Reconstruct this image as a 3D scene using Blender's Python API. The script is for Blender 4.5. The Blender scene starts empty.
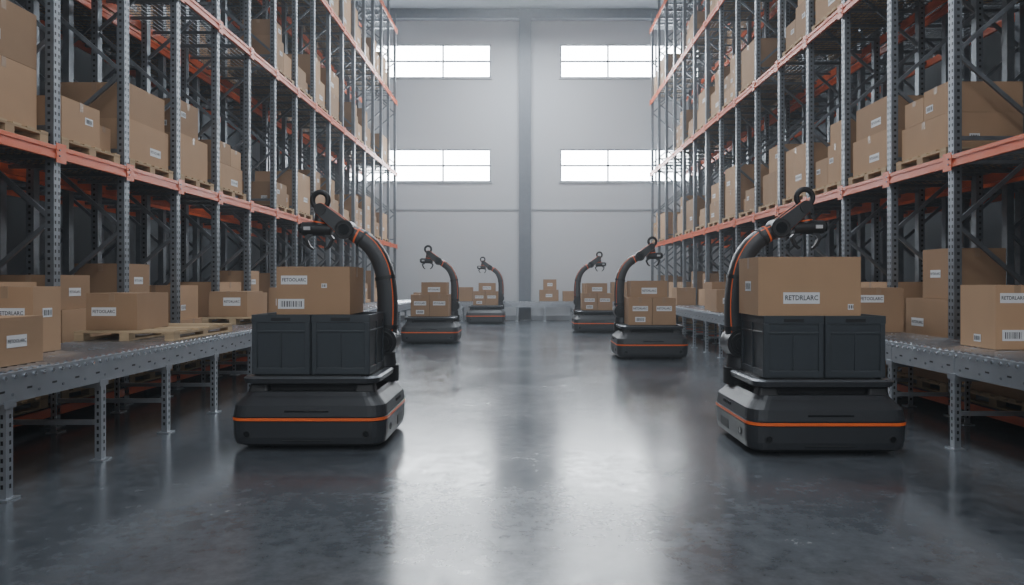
import bpy, math, random
from mathutils import Vector, Matrix
random.seed(7)
scene = bpy.context.scene
col = scene.collection

# ------------------------------------------------------------ materials
def new_mat(name):
    m = bpy.data.materials.new(name); m.use_nodes = True
    nt = m.node_tree
    return m, nt, nt.nodes["Principled BSDF"]

def pmat(name, color, rough=0.5, metal=0.0, var=0.12, scale=6.0, bump=0.0, bscale=60.0, rvar=0.08, coat=0.0, island=0.0, spec=0.5):
    m, nt, b = new_mat(name)
    N = nt.nodes; L = nt.links
    tc = N.new("ShaderNodeTexCoord")
    no = N.new("ShaderNodeTexNoise"); no.inputs["Scale"].default_value = scale; no.inputs["Detail"].default_value = 2
    L.new(tc.outputs["Object"], no.inputs["Vector"])
    mx = N.new("ShaderNodeMix"); mx.data_type = 'RGBA'
    c = color
    mx.inputs[6].default_value = (c[0]*(1-var), c[1]*(1-var), c[2]*(1-var), 1)
    mx.inputs[7].default_value = (min(1,c[0]*(1+var)), min(1,c[1]*(1+var)), min(1,c[2]*(1+var)), 1)
    L.new(no.outputs["Fac"], mx.inputs[0])
    out = mx.outputs[2]
    if island > 0:
        g = N.new("ShaderNodeNewGeometry")
        mr = N.new("ShaderNodeMapRange"); mr.inputs[3].default_value = 1-island; mr.inputs[4].default_value = 1+island
        L.new(g.outputs["Random Per Island"], mr.inputs[0])
        hs = N.new("ShaderNodeHueSaturation")
        L.new(out, hs.inputs["Color"]); L.new(mr.outputs[0], hs.inputs["Value"])
        out = hs.outputs[0]
    L.new(out, b.inputs["Base Color"])
    mr2 = N.new("ShaderNodeMapRange"); mr2.inputs[3].default_value = max(0.02, rough-rvar); mr2.inputs[4].default_value = min(1, rough+rvar)
    L.new(no.outputs["Fac"], mr2.inputs[0]); L.new(mr2.outputs[0], b.inputs["Roughness"])
    b.inputs["Metallic"].default_value = metal
    b.inputs["Coat Weight"].default_value = coat
    b.inputs["Specular IOR Level"].default_value = spec
    if bump > 0:
        n2 = N.new("ShaderNodeTexNoise"); n2.inputs["Scale"].default_value = bscale
        L.new(tc.outputs["Object"], n2.inputs["Vector"])
        bp = N.new("ShaderNodeBump"); bp.inputs["Strength"].default_value = bump; bp.inputs["Distance"].default_value = 0.01
        L.new(n2.outputs["Fac"], bp.inputs["Height"]); L.new(bp.outputs[0], b.inputs["Normal"])
    return m

def emat(name, color, strength):
    m, nt, b = new_mat(name)
    b.inputs["Base Color"].default_value = (*color, 1)
    b.inputs["Emission Color"].default_value = (*color, 1)
    b.inputs["Emission Strength"].default_value = strength
    return m

M_CARD = pmat("cardboard", (0.37, 0.235, 0.140), 0.8, 0, 0.10, 3.0, 0.0, 90, island=0.24, spec=0.25)
M_TAPE = pmat("packing_tape", (0.32, 0.21, 0.13), 0.35, 0, 0.05)
M_SEAM = pmat("carton_seam", (0.08, 0.05, 0.03), 0.9)
M_LABEL = pmat("paper_label", (0.70, 0.71, 0.73), 0.6, 0, 0.03)
M_INK = pmat("label_ink", (0.03, 0.03, 0.035), 0.6)
M_WOOD = pmat("pallet_wood", (0.42, 0.31, 0.19), 0.8, 0, 0.25, 5.0, 0.0, 40, island=0.15, spec=0.25)
M_STEEL = pmat("galvanised_steel", (0.20, 0.22, 0.245), 0.42, 0.65, 0.28, 9.0, island=0.12)
M_WIRE = pmat("wire_deck_steel", (0.16, 0.175, 0.195), 0.45, 0.7, 0.15)
M_HOLE = pmat("slot_shadow", (0.012, 0.013, 0.016), 0.8)
M_ORANGE = pmat("orange_powder_coat", (0.66, 0.11, 0.028), 0.42, 0.0, 0.12, 4.0)
M_ROLLER = pmat("roller_steel", (0.60, 0.63, 0.67), 0.25, 0.9, 0.1)
M_CONV = pmat("conveyor_rail_steel", (0.38, 0.41, 0.45), 0.36, 0.7, 0.15, 7.0)
M_BODY = pmat("robot_charcoal", (0.030, 0.033, 0.038), 0.40, 0.0, 0.06, 5)
M_BODY2 = pmat("robot_dark_trim", (0.012, 0.013, 0.015), 0.5)
M_BLACK = pmat("black_rubber", (0.008, 0.008, 0.010), 0.55)
M_GLOSS = pmat("gloss_sensor", (0.006, 0.007, 0.008), 0.15, rvar=0.02)
M_RORANGE = pmat("robot_orange_line", (0.85, 0.15, 0.03), 0.4)
M_TOTE = pmat("tote_plastic", (0.038, 0.046, 0.054), 0.42, 0, 0.08, 8)
M_LIGHTG = pmat("light_grey_plastic", (0.5, 0.52, 0.54), 0.4)
M_DECK = pmat("robot_deck_metal", (0.14, 0.15, 0.165), 0.3, 0.6)

# floor
M_FLOOR, nt, b = new_mat("polished_concrete")
N, L = nt.nodes, nt.links
tc = N.new("ShaderNodeTexCoord")
n1 = N.new("ShaderNodeTexNoise"); n1.inputs["Scale"].default_value = 0.8; n1.inputs["Detail"].default_value = 6; n1.inputs["Roughness"].default_value = 0.62
n2 = N.new("ShaderNodeTexNoise"); n2.inputs["Scale"].default_value = 8; n2.inputs["Detail"].default_value = 6; n2.inputs["Roughness"].default_value = 0.7
for n in (n1, n2): L.new(tc.outputs["Object"], n.inputs["Vector"])
mx = N.new("ShaderNodeMix"); mx.data_type = 'RGBA'
mx.inputs[6].default_value = (0.038, 0.045, 0.054, 1); mx.inputs[7].default_value = (0.122, 0.136, 0.153, 1)
add = N.new("ShaderNodeMath"); add.operation = 'ADD'
L.new(n1.outputs["Fac"], add.inputs[0]); L.new(n2.outputs["Fac"], add.inputs[1])
mr = N.new("ShaderNodeMapRange"); mr.inputs[1].default_value = 0.68; mr.inputs[2].default_value = 1.32
L.new(add.outputs[0], mr.inputs[0]); L.new(mr.outputs[0], mx.inputs[0]); L.new(mx.outputs[2], b.inputs["Base Color"])
mr = N.new("ShaderNodeMapRange"); mr.inputs[1].default_value = 0.65; mr.inputs[2].default_value = 1.35
mr.inputs[3].default_value = 0.13; mr.inputs[4].default_value = 0.29
L.new(add.outputs[0], mr.inputs[0]); L.new(mr.outputs[0], b.inputs["Roughness"])
b.inputs["Specular IOR Level"].default_value = 0.9
bp = N.new("ShaderNodeBump"); bp.inputs["Strength"].default_value = 0.05; bp.inputs["Distance"].default_value = 0.01
L.new(n2.outputs["Fac"], bp.inputs["Height"]); L.new(bp.outputs[0], b.inputs["Normal"])

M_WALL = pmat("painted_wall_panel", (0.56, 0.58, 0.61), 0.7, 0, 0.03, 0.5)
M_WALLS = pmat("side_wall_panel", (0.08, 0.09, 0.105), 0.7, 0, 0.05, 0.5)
M_TRIM = pmat("wall_trim_grey", (0.36, 0.38, 0.41), 0.6)
M_COL = pmat("column_paint", (0.17, 0.19, 0.22), 0.5)
M_CEIL = pmat("ceiling_deck", (0.09, 0.10, 0.12), 0.7)
M_FRAME = pmat("window_frame", (0.30, 0.33, 0.37), 0.5)
M_PANE = emat("daylight_glazing", (0.90, 0.96, 1.0), 25.0)
M_FILL_PANE = emat("front_fill_glazing", (0.94, 0.97, 1.0), 13.0)  # glowing panes added behind the camera as frontal fill
M_FILL_LAMP = emat("fill_lamp_diffuser", (0.95, 0.97, 1.0), 3.0)  # glowing face of the added overhead fill lamps

# ------------------------------------------------------------ mesh builder
class MB:
    def __init__(s): s.v=[]; s.f=[]; s.m=[]; s.mats=[]; s.sm=[]
    def mi(s, m):
        if m not in s.mats: s.mats.append(m)
        return s.mats.index(m)
    def add(s, vs, fs, m, smooth=False):
        o=len(s.v); k=s.mi(m); s.v.extend(vs)
        for f in fs: s.f.append([i+o for i in f]); s.m.append(k); s.sm.append(smooth)
    def box(s, x0,x1,y0,y1,z0,z1,m):
        if x0>x1:x0,x1=x1,x0
        if y0>y1:y0,y1=y1,y0
        vs=[(x0,y0,z0),(x1,y0,z0),(x1,y1,z0),(x0,y1,z0),(x0,y0,z1),(x1,y0,z1),(x1,y1,z1),(x0,y1,z1)]
        s.add(vs,[(0,3,2,1),(4,5,6,7),(0,1,5,4),(1,2,6,5),(2,3,7,6),(3,0,4,7)],m)
    def bar(s, p, q, w, d, m, up=(0,1,0)):
        p=Vector(p); q=Vector(q); t=(q-p).normalized(); u=Vector(up)
        a=t.cross(u)
        if a.length<1e-3: a=t.cross(Vector((1,0,0)))
        a.normalize(); c=t.cross(a).normalized()
        vs=[]
        for e in (p,q):
            for i,j in ((-1,-1),(1,-1),(1,1),(-1,1)): vs.append(tuple(e+a*(i*w/2)+c*(j*d/2)))
        s.add(vs,[(0,1,2,3),(7,6,5,4),(0,4,5,1),(1,5,6,2),(2,6,7,3),(3,7,4,0)],m)
    def cyl(s, p, q, r, m, n=16, r2=None, mcap=None):
        p=Vector(p); q=Vector(q); t=(q-p).normalized()
        a=t.cross(Vector((0,0,1)))
        if a.length<1e-3: a=Vector((1,0,0))
        a.normalize(); c=t.cross(a)
        r2=r if r2 is None else r2
        vs=[]
        for e,rr in ((p,r),(q,r2)):
            for i in range(n):
                an=2*math.pi*i/n; vs.append(tuple(e+a*math.cos(an)*rr+c*math.sin(an)*rr))
        s.add(vs,[(i,(i+1)%n,(i+1)%n+n,i+n) for i in range(n)],m,True)
        mc = mcap or m
        s.add(vs[:n],[tuple(range(n-1,-1,-1))],mc); s.add(vs[n:],[tuple(range(n))],mc)
    def torus(s, c, r, t, m, axis='Y', n=28, k=10, a0=0, a1=2*math.pi):
        c=Vector(c); vs=[]; full = abs(a1-a0-2*math.pi)<1e-4
        cnt = n if full else n+1
        for i in range(cnt):
            a=a0+(a1-a0)*i/n; d=Vector((math.cos(a),0,math.sin(a))); 
            for j in range(k):
                bb=2*math.pi*j/k; p=d*(r+t*math.cos(bb))+Vector((0,1,0))*t*math.sin(bb)
                if axis=='X': p=Vector((p.y,p.x,p.z))
                if axis=='Z': p=Vector((p.x,p.z,p.y))
                vs.append(tuple(c+p))
        fs=[]
        for i in range(n):
            i2=(i+1)%cnt
            for j in range(k): fs.append((i*k+j,i*k+(j+1)%k,i2*k+(j+1)%k,i2*k+j))
        if not full:
            fs.append(tuple(range(k))); fs.append(tuple((cnt-1)*k+j for j in range(k-1,-1,-1)))
        s.add(vs,fs,m,True)
    def loft(s, secs, mats, cx=0, cy=0, seg=6, smooth=True):
        rings=[]
        for (z,hx,hy,r) in secs:
            ring=[]
            for (sx,sy,a0) in ((1,-1,-90),(1,1,0),(-1,1,90),(-1,-1,180)):
                for i in range(seg+1):
                    a=math.radians(a0+90*i/seg)
                    ring.append((cx+sx*(hx-r)+r*math.cos(a), cy+sy*(hy-r)+r*math.sin(a), z))
            rings.append(ring)
        n=len(rings[0])
        for k in range(len(rings)-1):
            s.add(rings[k]+rings[k+1],[(i,(i+1)%n,(i+1)%n+n,i+n) for i in range(n)],mats[k],False)
        s.add(rings[0],[tuple(range(n-1,-1,-1))],mats[0]); s.add(rings[-1],[tuple(range(n))],mats[-1])
    def obj(s, name, loc=(0,0,0), parent=None, bevel=0, rotz=0, mesh=None):
        if mesh is None: mesh=s.mesh(name)
        o=bpy.data.objects.new(name,mesh); col.objects.link(o); o.location=loc; o.rotation_euler[2]=rotz
        if parent: o.parent=parent
        if bevel:
            md=o.modifiers.new("bevel",'BEVEL'); md.width=bevel; md.segments=2; md.limit_method='ANGLE'; md.angle_limit=math.radians(40)
        return o
    def mesh(s,name):
        me=bpy.data.meshes.new(name); me.from_pydata(s.v,[],s.f)
        for m in s.mats: me.materials.append(m)
        me.polygons.foreach_set("material_index",s.m); me.polygons.foreach_set("use_smooth",s.sm); me.update()
        return me

# ---- text glyph cache
def text_geo(t):
    cu=bpy.data.curves.new("t",'FONT'); cu.body=t; cu.size=1; cu.resolution_u=2; cu.align_x='CENTER'; cu.align_y='CENTER'; cu.offset=0.015
    o=bpy.data.objects.new("t",cu); col.objects.link(o)
    dg=bpy.context.evaluated_depsgraph_get(); dg.update()
    me=bpy.data.meshes.new_from_object(o.evaluated_get(dg))
    vs=[(v.co.x,v.co.y) for v in me.vertices]; fs=[tuple(p.vertices) for p in me.polygons]
    w=max(v[0] for v in vs)-min(v[0] for v in vs)
    bpy.data.objects.remove(o); bpy.data.meshes.remove(me)
    return vs,fs,w
TXT=[text_geo("FETOOLARC"), text_geo("RETDRLARC")]

def facemap(face,x0,x1,y0,y1):
    cx=(x0+x1)/2; cy=(y0+y1)/2
    if face=='F': return lambda u,v,e:(cx+u,y0-e,v), x1-x0
    if face=='B': return lambda u,v,e:(cx-u,y1+e,v), x1-x0
    if face=='R': return lambda u,v,e:(x1+e,cy+u,v), y1-y0
    return lambda u,v,e:(x0-e,cy-u,v), y1-y0

def label(mb,f,u,v,w,h,text=True,bar=True):
    mb.add([f(u-w/2,v-h/2,.0025),f(u+w/2,v-h/2,.0025),f(u+w/2,v+h/2,.0025),f(u-w/2,v+h/2,.0025)],[(0,1,2,3)],M_LABEL)
    if text:
        vs,fs,tw=random.choice(TXT); sc=min(w*.9/tw,h*1.0)
        oy = h*.16 if bar else 0
        mb.add([f(u+a*sc,v+oy+b2*sc*1.15,.0045) for a,b2 in vs],fs,M_INK)
    if bar:
        if text: lo,hi=v-h*.42,v-h*.12
        else: lo,hi=v-h*.3,v+h*.3
        x=u-w*.38
        while x<u+w*.38:
            ww=random.choice([.004,.006,.010])*max(1,w/.25)
            mb.add([f(x,lo,.0045),f(x+ww,lo,.0045),f(x+ww,hi,.0045),f(x,hi,.0045)],[(0,1,2,3)],M_INK)
            x+=ww+random.choice([.006,.009])*max(1,w/.25)

def carton(mb,x0,x1,y0,y1,z0,z1,labels=(),detail=True,tapeaxis='Y'):
    mb.box(x0,x1,y0,y1,z0,z1,M_CARD)
    cx=(x0+x1)/2; cy=(y0+y1)/2; e=.0015; t=.03; dz=min(.1,(z1-z0)*.22)
    if tapeaxis=='Y':
        mb.box(cx-t,cx+t,y0-e,y1+e,z1-dz,z1+e,M_TAPE)
        if detail: mb.box(cx-.003,cx+.003,y0-e*1.5,y1+e*1.5,z1-.002,z1+e*1.5,M_SEAM)
    else:
        mb.box(x0-e,x1+e,cy-t,cy+t,z1-dz,z1+e,M_TAPE)
        if detail: mb.box(x0-e*1.5,x1+e*1.5,cy-.003,cy+.003,z1-.002,z1+e*1.5,M_SEAM)
    for lb in labels:
        f,w=facemap(lb[0],x0,x1,y0,y1)
        h=z1-z0
        u,v,lw,lh=lb[1]*w, z0+lb[2]*h, lb[3], lb[4]
        label(mb,f,u,v,min(lw,w*.85),min(lh,h*.6),lb[5] if len(lb)>5 else True,lb[6] if len(lb)>6 else False)

def pallet(mb,x0,x1,y0,y1,z0,h=.13):
    n=6; w=(x1-x0)
    t=.02
    for i in range(n):
        yy=y0+(y1-y0-.11)*i/(n-1); mb.box(x0,x1,yy,yy+.11,z0+h-t,z0+h,M_WOOD)
    for i in range(3):
        xx=x0+(w-.1)*i/2
        mb.box(xx+.001,xx+.099,y0+.001,y1-.001,z0+h-2*t,z0+h-t,M_WOOD)
        for j in range(3):
            yy=y0+(y1-y0-.12)*j/2; mb.box(xx+.002,xx+.098,yy+.002,yy+.118,z0+t,z0+h-2*t,M_WOOD)
        mb.box(xx,xx+.1,y0,y1,z0,z0+t,M_WOOD)

# ------------------------------------------------------------ room
YB, YF, XW, ZC = 27.0, -7.0, 11.0, 12.17
mb=MB(); mb.box(-XW,XW,YF,YB,-.2,0,M_FLOOR); mb.obj("floor")
mb=MB(); mb.box(-XW,XW,YF,YB,ZC,ZC+.2,M_CEIL)
mb.obj("ceiling")
mb=MB()
for i in range(8):
    y=-5+i*4.1
    mb.box(-XW,XW,y-.08,y+.08,ZC-.1,ZC,M_COL); mb.box(-XW,XW,y-.08,y+.08,ZC-.42,ZC-.37,M_COL)
    k=-XW
    while k<XW-.6:
        mb.bar((k,y,ZC-.4),(k+.5,y,ZC-.1),.05,.05,M_COL); mb.bar((k+.5,y,ZC-.1),(k+1.0,y,ZC-.4),.05,.05,M_COL); k+=1.0
mb.obj("ceiling_trusses")

WX=[(-7.04,-1.344),(1.384,7.08)]; WZ=[(5.45,6.76),(9.56,10.9)]
def wall_holes(name,y0,y1,m):
    xs=[-XW]+[v for w in WX for v in w]+[XW]; zs=[0]+[v for w in WZ for v in w]+[ZC]
    mb=MB()
    for i in range(len(xs)-1):
        for j in range(len(zs)-1):
            if i%2==1 and j%2==1: continue
            mb.box(xs[i],xs[i+1],y0,y1,zs[j],zs[j+1],m)
    return mb.obj(name)
wall_holes("wall_back",YB,YB+.25,M_WALL)
wall_holes("wall_front",YF-.25,YF,M_WALL)
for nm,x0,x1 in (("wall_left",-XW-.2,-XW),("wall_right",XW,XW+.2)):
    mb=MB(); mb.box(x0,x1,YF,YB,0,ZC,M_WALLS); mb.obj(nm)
k=1
for (yw,sg) in ((YB,1),(YF,-1)):  # front-wall windows are unseen, added to fill light from behind the camera
    for (x0,x1) in WX:
        for (z0,z1) in WZ:
            mb=MB(); ya,yb=(yw+.02*sg,yw+.12*sg)
            fr=.06
            mb.box(x0,x1,ya,yb,z0,z0+fr,M_FRAME); mb.box(x0,x1,ya,yb,z1-fr,z1,M_FRAME)
            mb.box(x0,x0+fr,ya,yb,z0+fr,z1-fr,M_FRAME); mb.box(x1-fr,x1,ya,yb,z0+fr,z1-fr,M_FRAME)
            zm=(z0+z1)/2; mb.box(x0+fr,x1-fr,ya,yb,zm-.035,zm+.035,M_FRAME)
            for i in (1,2):
                xm=x0+(x1-x0)*i/3; mb.box(xm-.035,xm+.035,ya,yb,z0+fr,z1-fr,M_FRAME)
            mb.box(x0+.01,x1-.01,yw+.07*sg,yw+.09*sg,z0+.01,z1-.01,M_PANE if sg>0 else M_FILL_PANE)
            mb.box(x0-.05,x1+.05,yw-.04*sg,yw+.02*sg,z0-.06,z0,M_TRIM)
            mb.obj("window_%d"%k); k+=1
mb=MB(); mb.box(-XW,-.25,YB-.03,YB,4.32,4.39,M_TRIM); mb.box(.25,XW,YB-.03,YB,4.32,4.39,M_TRIM); mb.obj("trim_1")
mb=MB(); mb.box(-XW,-.25,YB-.06,YB,0,.18,M_TRIM); mb.box(.25,XW,YB-.06,YB,0,.18,M_TRIM); mb.obj("baseboard_back")
for x in (0.0,-8.6,8.6):
    mb=MB(); hw=.23
    mb.box(x-hw,x+hw,YB-.34,YB-.31,0,ZC,M_COL); mb.box(x-.02,x+.02,YB-.31,YB-.04,0,ZC,M_COL); mb.box(x-hw,x+hw,YB-.04,YB-.01,0,ZC,M_COL)
    mb.box(x-.3,x+.3,YB-.4,YB-.005,0,.03,M_STEEL)
    mb.obj("steel_column")
mb=MB(); mb.box(-XW,XW,YB-.3,YB,ZC-.35,ZC,M_COL); mb.obj("trim_2")

# ------------------------------------------------------------ racks
LV=[2.9,5.6,8.3,11.0]; ZT=11.6
def rack(name,sg,xf,ys,row):
    mb=MB(); D=1.1; X=lambda a: sg*(xf+a)
    y0,y1=ys[0],ys[-1]
    for y in ys:
        for a in (0,D):
            mb.box(X(a),X(a+.012),y-.05,y+.05,0,ZT,M_STEEL)
            mb.box(X(a+.012),X(a+.09),y-.05,y-.04,0,ZT,M_STEEL)
            mb.box(X(a+.012),X(a+.09),y+.04,y+.05,0,ZT,M_STEEL)
            mb.box(X(a-.03),X(a+.12),y-.09,y+.09,0,.012,M_STEEL)
            if row==0 and y<17:
                zz=.15; st=.075
                while zz<11.5 :
                    lim = 1.5+ y*.45+1
                    if zz>lim: break
                    if a==0:
                        for dy in (-.026,.026):
                            xx=sg*(xf-.0015)
                            mb.add([(xx,y+dy-.009,zz),(xx,y+dy+.009,zz),(xx,y+dy+.012,zz+.034),(xx,y+dy-.012,zz+.034)],[(0,1,2,3)],M_HOLE)
                    yy=y-.0515
                    mb.add([(X(a+.036),yy,zz),(X(a+.064),yy,zz),(X(a+.064),yy,zz+.03),(X(a+.036),yy,zz+.03)],[(0,1,2,3)],M_HOLE)
                    zz+=st
        z=.25; fl=0
        while z<10.6:
            a0,a1=(.05,D+.04) if fl==0 else (D+.04,.05)
            mb.bar((X(a0),y,z),(X(a1),y,z+.95),.045,.03,M_STEEL)
            z+=.95; fl=1-fl
        for z in (.25,3.1,5.9,8.6,11.3): mb.bar((X(.05),y,z),(X(D+.04),y,z),.045,.03,M_STEEL)
    for z in LV:
        for a,b_ in ((-.04,.0),(D+.09,D+.13)):
            mb.box(X(a),X(b_),y0,y1,z-.13,z-.085,M_ORANGE)
            mb.box(X(a+.012) if a<0 else X(a),X(b_) if a<0 else X(b_-.012),y0,y1,z-.085,z-.04,M_ORANGE)
            mb.box(X(a),X(b_),y0,y1,z-.04,z,M_ORANGE)
            if row==0 and a<0:
                for y in ys:
                    mb.box(X(-.046),X(-.041),y-.075,y+.075,z-.17,z+.03,M_ORANGE)
                    for q in (-.1,-.04):
                        mb.cyl((X(-.046),y-.03,z+q),(X(-.056),y-.03,z+q),.01,M_STEEL,6)
        y=y0+.3
        while y<y1:
            mb.box(X(0),X(D+.09),y-.02,y+.02,z-.07,z-.03,M_STEEL); y+=.62
        for i in range(14):
            a=.02+i*(D+.02)/13; mb.box(X(a),X(a+.008),y0,y1,z-.028,z-.02,M_WIRE)
        y=y0
        while y<y1:
            mb.box(X(-.0),X(D+.1),y,y+.008,z-.020,z-.012,M_WIRE); y+=.10
    for a in (-.0,D+.05): mb.box(X(a),X(a+.04),y0,y1,.12,.22,M_ORANGE)
    mb.box(X(.0),X(D+.1),y0,y1,.205,.22,M_WIRE)
    return mb.obj(name)
YL=[7.08+1.24*k for k in range(-4,16)]
YR=[7.6+1.29*k for k in range(-4,15)]
rack("pallet_rack",-1,4.85,YL,0); rack("pallet_rack",1,4.74,YR,0)
rack("pallet_rack",-1,6.35,YL,1); rack("pallet_rack",1,6.24,YR,1)

def load_variant(mb,ox,oy,oz,sg,kind,Wy=1.0,lab=True):
    D=.95
    X=lambda a:(ox+sg*a)
    def C(a0,a1,y0,y1,z0,z1,*labs,**k):
        xa,xb=sorted((X(a0),X(a1)))
        fa='R' if sg<0 else 'L'
        L_=[]
        for l in labs:
            if random.random()<.75: L_.append((fa,)+l)
        if lab and random.random()<.2: L_.append(('F',random.uniform(-.2,.2),.3,.12,.08,False,True))
        carton(mb,xa,xb,oy+y0,oy+y1,oz+z0,oz+z1,L_,tapeaxis=random.choice('XY'))
    xa,xb=sorted((X(0),X(D))); pallet(mb,xa,xb,oy-.52,oy+.52,oz,.13)
    p=.131; sm=(random.choice((-.25,.2)),random.choice((.35,.6)),.14,.08,False,True)
    md=(random.choice((-.2,.15)),.35,.26,.10,True,False)
    if kind==0:
        C(.04,.92,-.48,.46,p,p+.50,md); C(.06,.9,-.46,.40,p+.503,p+.95,md)
    elif kind==1:
        C(.05,.92,-.48,.02,p,p+.62,sm); C(.05,.92,.03,.48,p,p+.45,sm); C(.08,.7,-.44,-.0,p+.623,p+.95,sm)
    elif kind==2:
        C(.03,.93,-.47,.42,p,p+.85,md)
    elif kind==3:
        C(.05,.9,-.48,.47,p,p+.4,md); C(.05,.9,-.48,-.01,p+.403,p+.75,sm); C(.05,.9,.0,.40,p+.403,p+.7,sm)
    elif kind==4:
        C(.05,.92,-.48,.40,p,p+.6,md); C(.1,.8,-.4,.2,p+.603,p+1.1,sm)
    elif kind==5:
        C(.05,.75,-.45,.2,p,p+.45,sm); C(.1,.7,.23,.49,p,p+.3,sm)
    elif kind==6:
        for i in range(3):
            for j in range(2):
                C(.04+j*.45,.47+j*.45,-.48,-.01,p+i*.33,p+i*.33+.325,sm)
                if i<2: C(.04+j*.45,.47+j*.45,.01,.48,p+i*.33,p+i*.33+.325,sm)
    elif kind==7:
        C(.05,.9,-.45,.42,p,p+.6,md); C(.05,.9,-.45,.42,p+.603,p+1.15,md)

for sg,xf,ys in ((-1,4.87,YL),(1,4.76,YR)):
    mass=MB()
    for i in range(len(ys)-1):
        yc=(ys[i]+ys[i+1])/2
        for li,z in enumerate([.22]+LV[:3]):
            kd=random.choice([0,1,2,3,4,6,7,5,0,4,5] if li else [0,2,4,7,3,7])
            if li and random.random()<(.12 if li==1 else .25): continue
            if li==1 and i==5: kd=0
            if sg>0 and li==1 and i==3: kd=0
            zz=z
            if yc<13 and li<2:
                mb=MB(); load_variant(mb,0,0,0,sg,kd)
                mb.obj("pallet_of_cartons",(sg*xf,yc,zz))
            else:
                load_variant(mass,sg*xf,yc,zz,sg,kd,lab=yc<20)
            if li==0 and kd in (0,2,3):
                xa=sg*(xf+.1); xb=sg*(xf+.75); zt=.22+.131+{0:.95,2:.85,3:.75}[kd]
                carton(mass,min(xa,xb),max(xa,xb),yc-.42,yc+.1,zt+.004,zt+.004+random.uniform(.35,.6),[('R' if sg<0 else 'L',0,.5,.2,.09,True,False)])
    mass.obj("stacked_carton_pallets")
    mass=MB()
    for i in range(len(ys)-1):
        yc=(ys[i]+ys[i+1])/2
        for li,z in enumerate([.22]+LV[:3]):
            if random.random()<.45: continue
            load_variant(mass,sg*(xf+1.55),yc,z,sg,random.choice([0,1,2,3,4,7]),lab=False)
    mass.obj("stacked_carton_pallets")

# ------------------------------------------------------------ conveyors
def conveyor(name,L_,W,H,loc,rotz=0,legstep=1.05,y_first=.3,step=.095):
    mb=MB(); rh=.2
    for x0 in (0,W-.035):
        out = 0 if x0==0 else W
        s_ = 1 if x0==0 else -1
        mb.box(out,out+s_*.012,0,L_,H-rh,H-.004,M_CONV)
        mb.box(out,out+s_*.05,0,L_,H-rh-.006,H-rh,M_CONV)
        mb.box(out,out+s_*.03,0,L_,H-.004,H+.002,M_CONV)
        y=.05
        while y<L_-.04:
            mb.cyl((out-s_*.010,y,H-.03),(out+s_*.001,y,H-.03),.015,M_ROLLER,8)
            y+=step
        y=.15
        while y<L_-.1:
            mb.box(out-s_*.0015,out,y,y+.05,H-.13,H-.115,M_HOLE); mb.cyl((out-s_*.005,y+.12,H-.15),(out,y+.12,H-.15),.012,M_STEEL,6)
            y+=.26
    y=.05
    while y<L_-.04:
        mb.cyl((.032,y,H-.014),(W-.032,y,H-.014),.034,M_ROLLER,10); y+=step
    y=y_first
    while y<L_:
        for x in (-.001,W-.054):
            mb.box(x,x+.055,y-.03,y-.022,0,H-.05,M_CONV)
            ex = x if x<.1 else x+.047
            mb.box(ex-.002 if x<.1 else ex,ex+.008,y-.022,y+.035,0,H-.05,M_CONV)
            mb.box(x-.03,x+.085,y-.06,y+.07,0,.012,M_CONV)
            mb.box(x-.012,x+.06,y-.05,y+.06,H-.24,H-.19,M_CONV)
            z=.08
            while z<H-.25:
                xx = ex-.0035 if x<.1 else ex+.0095
                mb.add([(xx,y-.002,z),(xx,y+.016,z),(xx,y+.016,z+.03),(xx,y-.002,z+.03)],[(0,1,2,3)],M_HOLE)
                mb.add([(x+.018,y-.0315,z),(x+.036,y-.0315,z),(x+.036,y-.0315,z+.03),(x+.018,y-.0315,z+.03)],[(0,1,2,3)],M_HOLE)
                z+=.06
        mb.box(.05,W-.05,y-.018,y+.018,H-.26,H-.21,M_CONV)
        mb.box(.05,W-.05,y-.015,y+.015,.3,.34,M_CONV)
        y+=legstep
    mb.box(W/2-.3,W/2+.3,.05,L_-.05,H-.18,H-.15,M_BODY2)
    return mb.obj(name,loc,rotz=rotz)
HL=.87
conveyor("roller_conveyor",21.0,1.15,HL,(-4.70,2.9,0),y_first=.75)
conveyor("roller_conveyor",20.6,.82,HL,(3.84,2.9,0),y_first=1.13)
conveyor("roller_conveyor",8.6,.7,.75,(4.3,25.85,0),rotz=math.pi/2,y_first=.4)

def cbox(x0,x1,y0,y1,z0,z1,labs=(),tape='Y',name="cardboard_box",rz=0):
    mb=MB(); cx,cy=(x0+x1)/2,(y0+y1)/2
    carton(mb,x0-cx,x1-cx,y0-cy,y1-cy,0,z1-z0,labs,tapeaxis=tape)
    return mb.obj(name,(cx,cy,z0+.001),bevel=.004,rotz=rz)
ZR=HL+.02; ZF=.77
def wpallet(x0,x1,y0,y1,z0):
    mb=MB(); cx,cy=(x0+x1)/2,(y0+y1)/2
    pallet(mb,x0-cx,x1-cx,y0-cy,y1-cy,0,.1); return mb.obj("wooden_pallet",(cx,cy,z0+.001))
cbox(-4.45,-3.74,4.75,5.3,ZR,1.24,[('F',.1,.5,.2,.12,False,True),('R',0,.5,.2,.09,True,False)])
cbox(-4.66,-4.18,5.8,6.15,ZR,1.46,[('F',.1,.6,.25,.09,True,False),('F',.05,.2,.16,.09,False,True),('R',0,.6,.12,.08,False,True)])
wpallet(-4.66,-3.62,7.05,8.45,ZR)
cbox(-4.64,-4.1,7.22,7.85,ZR+.101,1.38,[('F',-.15,.5,.26,.09,True,False)])
wpallet(-4.64,-3.75,9.8,10.9,ZR)
cbox(-4.60,-4.05,9.95,10.55,ZR+.101,1.36,[('F',.1,.6,.25,.12)])
cbox(-4.5,-4.0,12.0,12.6,ZR,1.4,[('F',0,.5,.25,.12)])
cbox(-4.4,-3.9,15.0,15.6,ZR,1.3)
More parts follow.
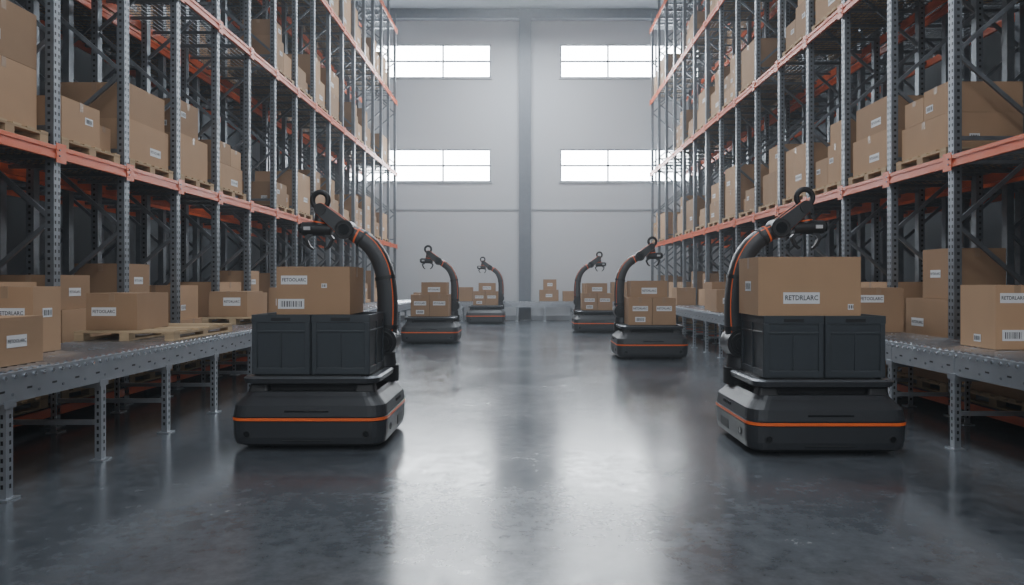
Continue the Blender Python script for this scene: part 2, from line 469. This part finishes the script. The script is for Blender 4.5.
cbox(4.24,4.63,6.15,6.65,ZR,1.47,[('F',-.1,.8,.24,.09,True,False),('F',-.1,.22,.2,.1,False,True),('L',0,.15,.1,.07,False,True)])
cbox(4.0,4.6,8.3,8.9,ZR,1.43,[('F',-.15,.75,.3,.09,True,False),('F',-.1,.22,.2,.07,False,True)])
cbox(3.95,4.5,10.3,10.9,ZR,1.3,[('F',0,.6,.2,.1)])
cbox(3.9,4.4,13.9,14.5,ZR,1.34,[('F',0,.5,.25,.12)])
cbox(4.0,4.5,14.6,15.2,ZR,1.5)
cbox(4.0,4.5,18,18.6,ZR,1.35)
cbox(.55,1.28,26.0,26.45,ZF,1.2,[('F',0,.5,.25,.12)]); cbox(.7,1.2,26.05,26.4,1.203,1.6,[('F',0,.5,.2,.12)])
cbox(-2.6,-2.0,26.0,26.45,ZF,1.3); cbox(2.2,2.9,26.0,26.45,ZF,1.45,[('F',0,.5,.25,.12)]); cbox(-3.9,-3.2,26.0,26.45,ZF,1.4)
cbox(1.45,1.95,26.0,26.45,ZF,1.15); cbox(3.3,4.0,26.0,26.45,ZF,1.5); cbox(-4.25,-3.95,26.0,26.4,ZF,1.1)

# ------------------------------------------------------------ robots
def catmull(P,n=6):
    out=[]
    Q=[P[0]]+P+[P[-1]]
    for i in range(1,len(Q)-2):
        for j in range(n):
            t=j/n; p0,p1,p2,p3=Q[i-1],Q[i],Q[i+1],Q[i+2]
            out.append(tuple(.5*((2*b)+(-a+c)*t+(2*a-5*b+4*c-d)*t*t+(-a+3*b-3*c+d)*t**3) for a,b,c,d in zip(p0,p1,p2,p3)))
    out.append(P[-1]); return out

def tube(mb,pts,yc,s,mat,grow=0,stripe=True):
    angs=[0,25,50,75,105,130,155,180,205,230,255,280,305,313,335]
    n=len(angs); rings=[]
    for i,(x,z,w,d) in enumerate(pts):
        a=pts[max(0,i-1)]; b2=pts[min(len(pts)-1,i+1)]
        t=Vector((b2[0]-a[0],b2[1]-a[1])).normalized(); nn=Vector((t.y,-t.x))
        r=[]
        for an in angs:
            th=math.radians(an); ca,sa=math.cos(th),math.sin(th)
            ca=math.copysign(abs(ca)**.7,ca); sa=math.copysign(abs(sa)**.7,sa)
            r.append((s*(x+nn.x*(w+grow)*ca), yc+(d+grow)*sa, z+nn.y*(w+grow)*ca))
        rings.append(r)
    vs=[p for r in rings for p in r]; fs=[];fo=[]
    for i in range(len(rings)-1):
        for j in range(n):
            f=(i*n+j,i*n+(j+1)%n,(i+1)*n+(j+1)%n,(i+1)*n+j)
            if s<0: f=f[::-1]
            (fo if stripe and j==12 else fs).append(f)
    mb.add(vs,fs,mat,True)
    if fo: mb.add(vs,fo,M_RORANGE,True)
    mb.add(rings[0],[tuple(range(n))],mat); mb.add(rings[-1],[tuple(range(n-1,-1,-1))],mat)

def link(mb,s,ya,p,q,r1,r2,y0,y1,mat,n=8):
    """flat capsule-shaped link plate in the XZ plane between p and q (x,z)"""
    p=Vector(p); q=Vector(q); t=(q-p).normalized(); a0=math.atan2(t.y,t.x)
    out=[]
    for i in range(n+1):
        a=a0+math.pi/2+math.pi*i/n; out.append((p.x+r1*math.cos(a),p.y+r1*math.sin(a)))
    for i in range(n+1):
        a=a0-math.pi/2+math.pi*i/n; out.append((q.x+r2*math.cos(a),q.y+r2*math.sin(a)))
    m=len(out); vs=[(s*x,ya+y0,z) for x,z in out]+[(s*x,ya+y1,z) for x,z in out]
    mb.add(vs,[tuple(range(m)),tuple(range(2*m-1,m-1,-1))]+[(i,i+m,(i+1)%m+m,(i+1)%m) for i in range(m)],mat)

def robot(cx,cy,s,rz=0):
    e=bpy.data.objects.new("warehouse_robot",None); col.objects.link(e); e.location=(cx,cy,0); e.rotation_euler[2]=rz
    e.empty_display_size=.3; e.scale=(.98,1,1)
    mb=MB()
    mb.loft([(.03,.64,.51,.12),(.06,.69,.56,.14),(.12,.705,.575,.15),(.258,.71,.58,.15),(.263,.702,.572,.15),(.267,.714,.584,.15),(.294,.714,.584,.15),(.298,.702,.572,.15),(.303,.708,.578,.15),(.40,.695,.565,.15),(.475,.625,.495,.13),(.51,.60,.47,.12)],
            [M_BODY2,M_BODY,M_BODY,M_BODY2,M_BODY2,M_RORANGE,M_BODY2,M_BODY2,M_BODY,M_BODY,M_BODY],seg=6)
    mb.obj("chassis",parent=e,bevel=.006)
    mb=MB()
    mb.loft([(.505,.50,.37,.1),(.585,.50,.37,.1)],[M_BLACK])
    for sx in (-1,1):
        for sy in (-1,1):
            mb.loft([(.50,.10,.08,.03),(.585,.08,.06,.03)],[M_BODY2],cx=sx*.49,cy=sy*.36)
    mb.obj("lift_neck",parent=e)
    mb=MB()
    mb.loft([(.575,.585,.455,.10),(.588,.625,.495,.12),(.632,.635,.505,.12),(.648,.615,.485,.11)],[M_BODY2,M_BODY,M_DECK],seg=6)
    mb.loft([(.645,.555,.42,.08),(.662,.55,.415,.08)],[M_BODY2])
    mb.obj("load_deck",parent=e,bevel=.004)
    mb=MB()
    for sx in (-1,1):
        mb.cyl((sx*.54,-.565,.15),(sx*.54,-.578,.15),.028,M_GLOSS,18); mb.torus((sx*.54,-.577,.15),.030,.005,M_BODY2)
        mb.cyl((sx*.69,-.30,.17),(sx*.712,-.30,.17),.03,M_GLOSS,18)
        mb.torus((sx*.710,-.30,.17),.03,.005,M_BODY2,axis='X')
        for sy in (-.36,.36):
            mb.cyl((sx*.42-.035,sy,.075),(sx*.42+.035,sy,.075),.075,M_BLACK,20)
    mb.obj("wheels_and_sensors",parent=e)
    mb=MB()
    mb.box(-.20,.20,-.579,-.50,.345,.360,M_GLOSS)
    mb.box(-.22,.22,-.577,-.50,.085,.095,M_BODY2)
    for sx in (-1,1):
        for i in range(5): mb.box(sx*.60,sx*.7085,.0+i*.05,.02+i*.05,.345,.375,M_BODY2)
        mb.box(sx*.62,sx*.7105,.05,.30,.11,.2,M_BODY2)
    mb.obj("sensor_panels",parent=e,bevel=.003)
    # arm
    mb=MB(); ya=.34
    mb.cyl((s*.50,ya,.50),(s*.50,ya,.66),.165,M_BODY2,28)
    mb.cyl((s*.50,ya,.66),(s*.50,ya,.78),.14,M_BODY,28,r2=.125)
    mb.cyl((s*.525,ya-.125,.90),(s*.525,ya+.14,.90),.14,M_BODY,30,mcap=M_BODY2)
    mb.torus((s*.525,ya-.125,.90),.10,.008,M_BODY2)
    mb.cyl((s*.525,ya-.14,.90),(s*.525,ya-.12,.90),.06,M_BODY2,24)
    mb.obj("arm_shoulder",parent=e,bevel=.004)
    P=[(.50,.74,.100,.105),(.53,.95,.108,.11),(.548,1.20,.105,.105),(.54,1.45,.100,.10),(.50,1.66,.096,.095),(.41,1.83,.092,.09),(.30,1.935,.088,.085),(.20,1.99,.08,.08),(.13,2.02,.07,.07)]
    pts=catmull(P,6)
    mb=MB(); tube(mb,pts,ya,s,M_BODY)
    for i in (8,20,36): tube(mb,pts[i:i+2],ya,s,M_BODY2,.008,False)
    tube(mb,pts[39:40]+pts[40:41],ya,s,M_RORANGE,.004,False)
    mb.obj("arm_tube",parent=e)
    # elbow, forearm link, tool ring, gripper
    mb=MB(); J1=(.12,2.03); J2=(-.13,2.235)
    mb.cyl((s*J1[0],ya-.10,J1[1]),(s*J1[0],ya+.10,J1[1]),.098,M_BODY,28,mcap=M_BODY2)
    mb.cyl((s*J1[0],ya-.112,J1[1]),(s*J1[0],ya-.10,J1[1]),.055,M_GLOSS,22)
    mb.torus((s*J1[0],ya-.10,J1[1]),.086,.006,M_BODY2)
    for a,b_ in ((-.085,-.055),(.055,.085)):
        link(mb,s,ya,J1,J2,.082,.062,a,b_,M_BODY)
        link(mb,s,ya,J1,J2,.086,.066,a+.010,b_-.010,M_RORANGE)
    link(mb,s,ya,(.06,2.08),(-.07,2.19),.05,.045,-.055,.055,M_BODY2)
    mb.cyl((s*J2[0],ya-.095,J2[1]),(s*J2[0],ya+.095,J2[1]),.06,M_BODY2,24)
    mb.torus((s*-.15,ya,2.335),.082,.027,M_BLACK)
    mb.box(s*-.10,s*-.20,ya-.05,ya+.05,2.24,2.275,M_BODY2)
    mb.cyl((s*-.14,ya,2.235),(s*-.155,ya,2.08),.056,M_BODY,20,r2=.066)
    mb.cyl((s*-.153,ya,2.112),(s*-.155,ya,2.100),.069,M_RORANGE,20)
    mb.cyl((s*-.03,ya,2.035),(s*-.335,ya,2.045),.068,M_BODY2,22)
    mb.cyl((s*-.335,ya,2.045),(s*-.36,ya,2.046),.05,M_GLOSS,20)
    mb.box(s*-.235,s*-.305,ya-.072,ya-.05,2.025,2.06,M_LIGHTG)
    for xx,o_ in ((-.07,.05),(-.25,-.05)):
        mb.cyl((s*xx,ya-.035,1.985),(s*xx,ya+.035,1.985),.03,M_BODY,14)
        mb.bar((s*xx,ya,1.99),(s*(xx+o_),ya,1.93),.04,.06,M_BODY)
        mb.bar((s*(xx+o_),ya,1.94),(s*(xx+o_*.2),ya,1.855),.03,.05,M_BLACK)
        mb.bar((s*(xx+o_*.2),ya,1.86),(s*(xx-o_*.5),ya,1.83),.024,.045,M_BLACK)
    mb.obj("gripper_head",parent=e,bevel=.003)
    return e

def tote(cx,cy,z0,w=.535,d=.64,h=.54):
    mb=MB(); hw,hd=w/2,d/2
    def ring(k,z): return [(-k[0],-k[1],z),(k[0],-k[1],z),(k[0],k[1],z),(-k[0],k[1],z)]
    R=[ring((hw-.022,hd-.022),0),ring((hw-.010,hd-.010),h-.07),ring((hw-.002,hd-.002),h-.068),ring((hw-.002,hd-.002),h),ring((hw-.03,hd-.03),h),ring((hw-.05,hd-.05),.03)]
    for i in range(len(R)-1): mb.add(R[i]+R[i+1],[(j,(j+1)%4,(j+1)%4+4,j+4) for j in range(4)],M_TOTE)
    mb.add(R[0],[(3,2,1,0)],M_TOTE); mb.add(R[-1],[(0,1,2,3)],M_TOTE)
    for sy in (-1,1):
        y=sy*hd
        for x in (-hw+.03,hw-.03): mb.box(x-.022,x+.022,y-sy*.002,y-sy*.03,0,h-.068,M_TOTE)
        mb.box(-hw+.01,hw-.01,y-sy*.004,y-sy*.03,0,.06,M_TOTE)
        mb.box(-hw+.01,hw-.01,y-sy*.004,y-sy*.03,h-.16,h-.14,M_TOTE)
        mb.box(-.09,.09,y-sy*.001,y-sy*.012,h-.058,h-.022,M_BLACK)
        mb.box(-.006,.006,y-sy*.005,y-sy*.03,.06,h-.16,M_TOTE)
    for sx in (-1,1):
        x=sx*hw
        for i in range(3):
            y=-hd+.03+i*(d-.06)/2
            mb.box(x-sx*.002,x-sx*.03,y-.018,y+.018,0,h-.068,M_TOTE)
        mb.box(x-sx*.004,x-sx*.03,-hd+.01,hd-.01,0,.06,M_TOTE)
        mb.box(x-sx*.004,x-sx*.03,-hd+.01,hd-.01,h-.16,h-.14,M_TOTE)
    return mb.obj("plastic_tote",(cx,cy,z0),bevel=.005)

ZD=.663
def big_robot(cx,cy,s):
    robot(cx,cy,s)
    for dx in (-.27,.27): tote(cx+dx,cy-.135,ZD)
big_robot(-1.94,6.63,1); big_robot(2.62,6.42,-1)
cbox(-2.27,-1.60,6.24,6.76,ZD+.54,1.64,[('F',-.26,.72,.24,.08,True,False),('F',-.30,.22,.24,.09,False,True),('F',.15,.6,.05,.04,False,True)],'X')
cbox(2.05,2.95,6.0,6.54,ZD+.54,1.72,[('F',-.08,.30,.32,.10,True,False),('L',0,.5,.16,.09,False,True),('F',.4,.15,.05,.05,False,True)],'X')

def far_robot(cx,cy,s,w1=.9,w2=.62,h1=.52,h2=.32,off=0):
    robot(cx,cy,s)
    y0=cy-.44; y1=cy+.16
    cbox(cx-w1/2,cx-.005,y0,y1,ZD,ZD+h1,[('F',0,.6,.3,.1,True,False),('F',0,.2,.2,.1,False,True)])
    cbox(cx+.005,cx+w1/2,y0,y1,ZD,ZD+h1-.0,[('F',0,.6,.3,.1,True,False)])
    cbox(cx-w2/2+off,cx+w2/2+off,y0+.05,y1-.05,ZD+h1+.003,ZD+h1+h2,[('F',0,.4,.3,.12,True,False)])
far_robot(-2.32,17.05,1,.92,.62,.53,.30,.1)
far_robot(-1.42,24.95,1,.88,.6,.5,.3,.05)
far_robot(2.48,13.75,-1,.92,.72,.53,.33,-.05)
far_robot(2.14,20.65,-1,.9,.6,.5,.3,0)

# ------------------------------------------------------------ lights
for y,en in ((1.0,260),(6.5,260),(12.0,280),(17.5,380),(23.0,700)):  # out-of-view lamps added for overhead fill; the farthest is stronger to brighten the back wall
    mb=MB(); mb.box(-.75,.75,-.2,.2,0,.1,M_COL); mb.box(-.7,.7,-.16,.16,-.006,0,M_FILL_LAMP)
    mb.bar((-.6,0,.1),(-.6,0,.35),.015,.015,M_STEEL); mb.bar((.6,0,.1),(.6,0,.35),.015,.015,M_STEEL)
    f=mb.obj("overhead_fill_lamp",(0,y,11.3))
    ld=bpy.data.lights.new("overhead_fill_light",'AREA'); ld.shape='RECTANGLE'; ld.size=3.0; ld.size_y=1.2; ld.energy=en; ld.color=(.88,.94,1)
    lo=bpy.data.objects.new("overhead_fill_light",ld); col.objects.link(lo); lo.parent=f; lo.location=(0,0,-.05)

w=bpy.data.worlds.new("world"); scene.world=w; w.use_nodes=True
nt=w.node_tree
bg=nt.nodes["Background"]; bg.inputs[0].default_value=(.75,.85,1,1); bg.inputs[1].default_value=1.0
vs_=nt.nodes.new("ShaderNodeVolumeScatter"); vs_.inputs["Color"].default_value=(.88,.94,1,1); vs_.inputs["Density"].default_value=.004; vs_.inputs["Anisotropy"].default_value=.35
nt.links.new(vs_.outputs[0],nt.nodes["World Output"].inputs["Volume"])

# ------------------------------------------------------------ camera
cd=bpy.data.cameras.new("camera"); cam=bpy.data.objects.new("camera",cd); col.objects.link(cam)
cam.location=(0,0,1.5); cam.rotation_euler=(math.radians(90),0,0)
cd.sensor_width=36; cd.lens=36*683/1024; cd.shift_x=-13/1024; cd.shift_y=-10.5/1024; cd.clip_end=200
scene.camera=cam
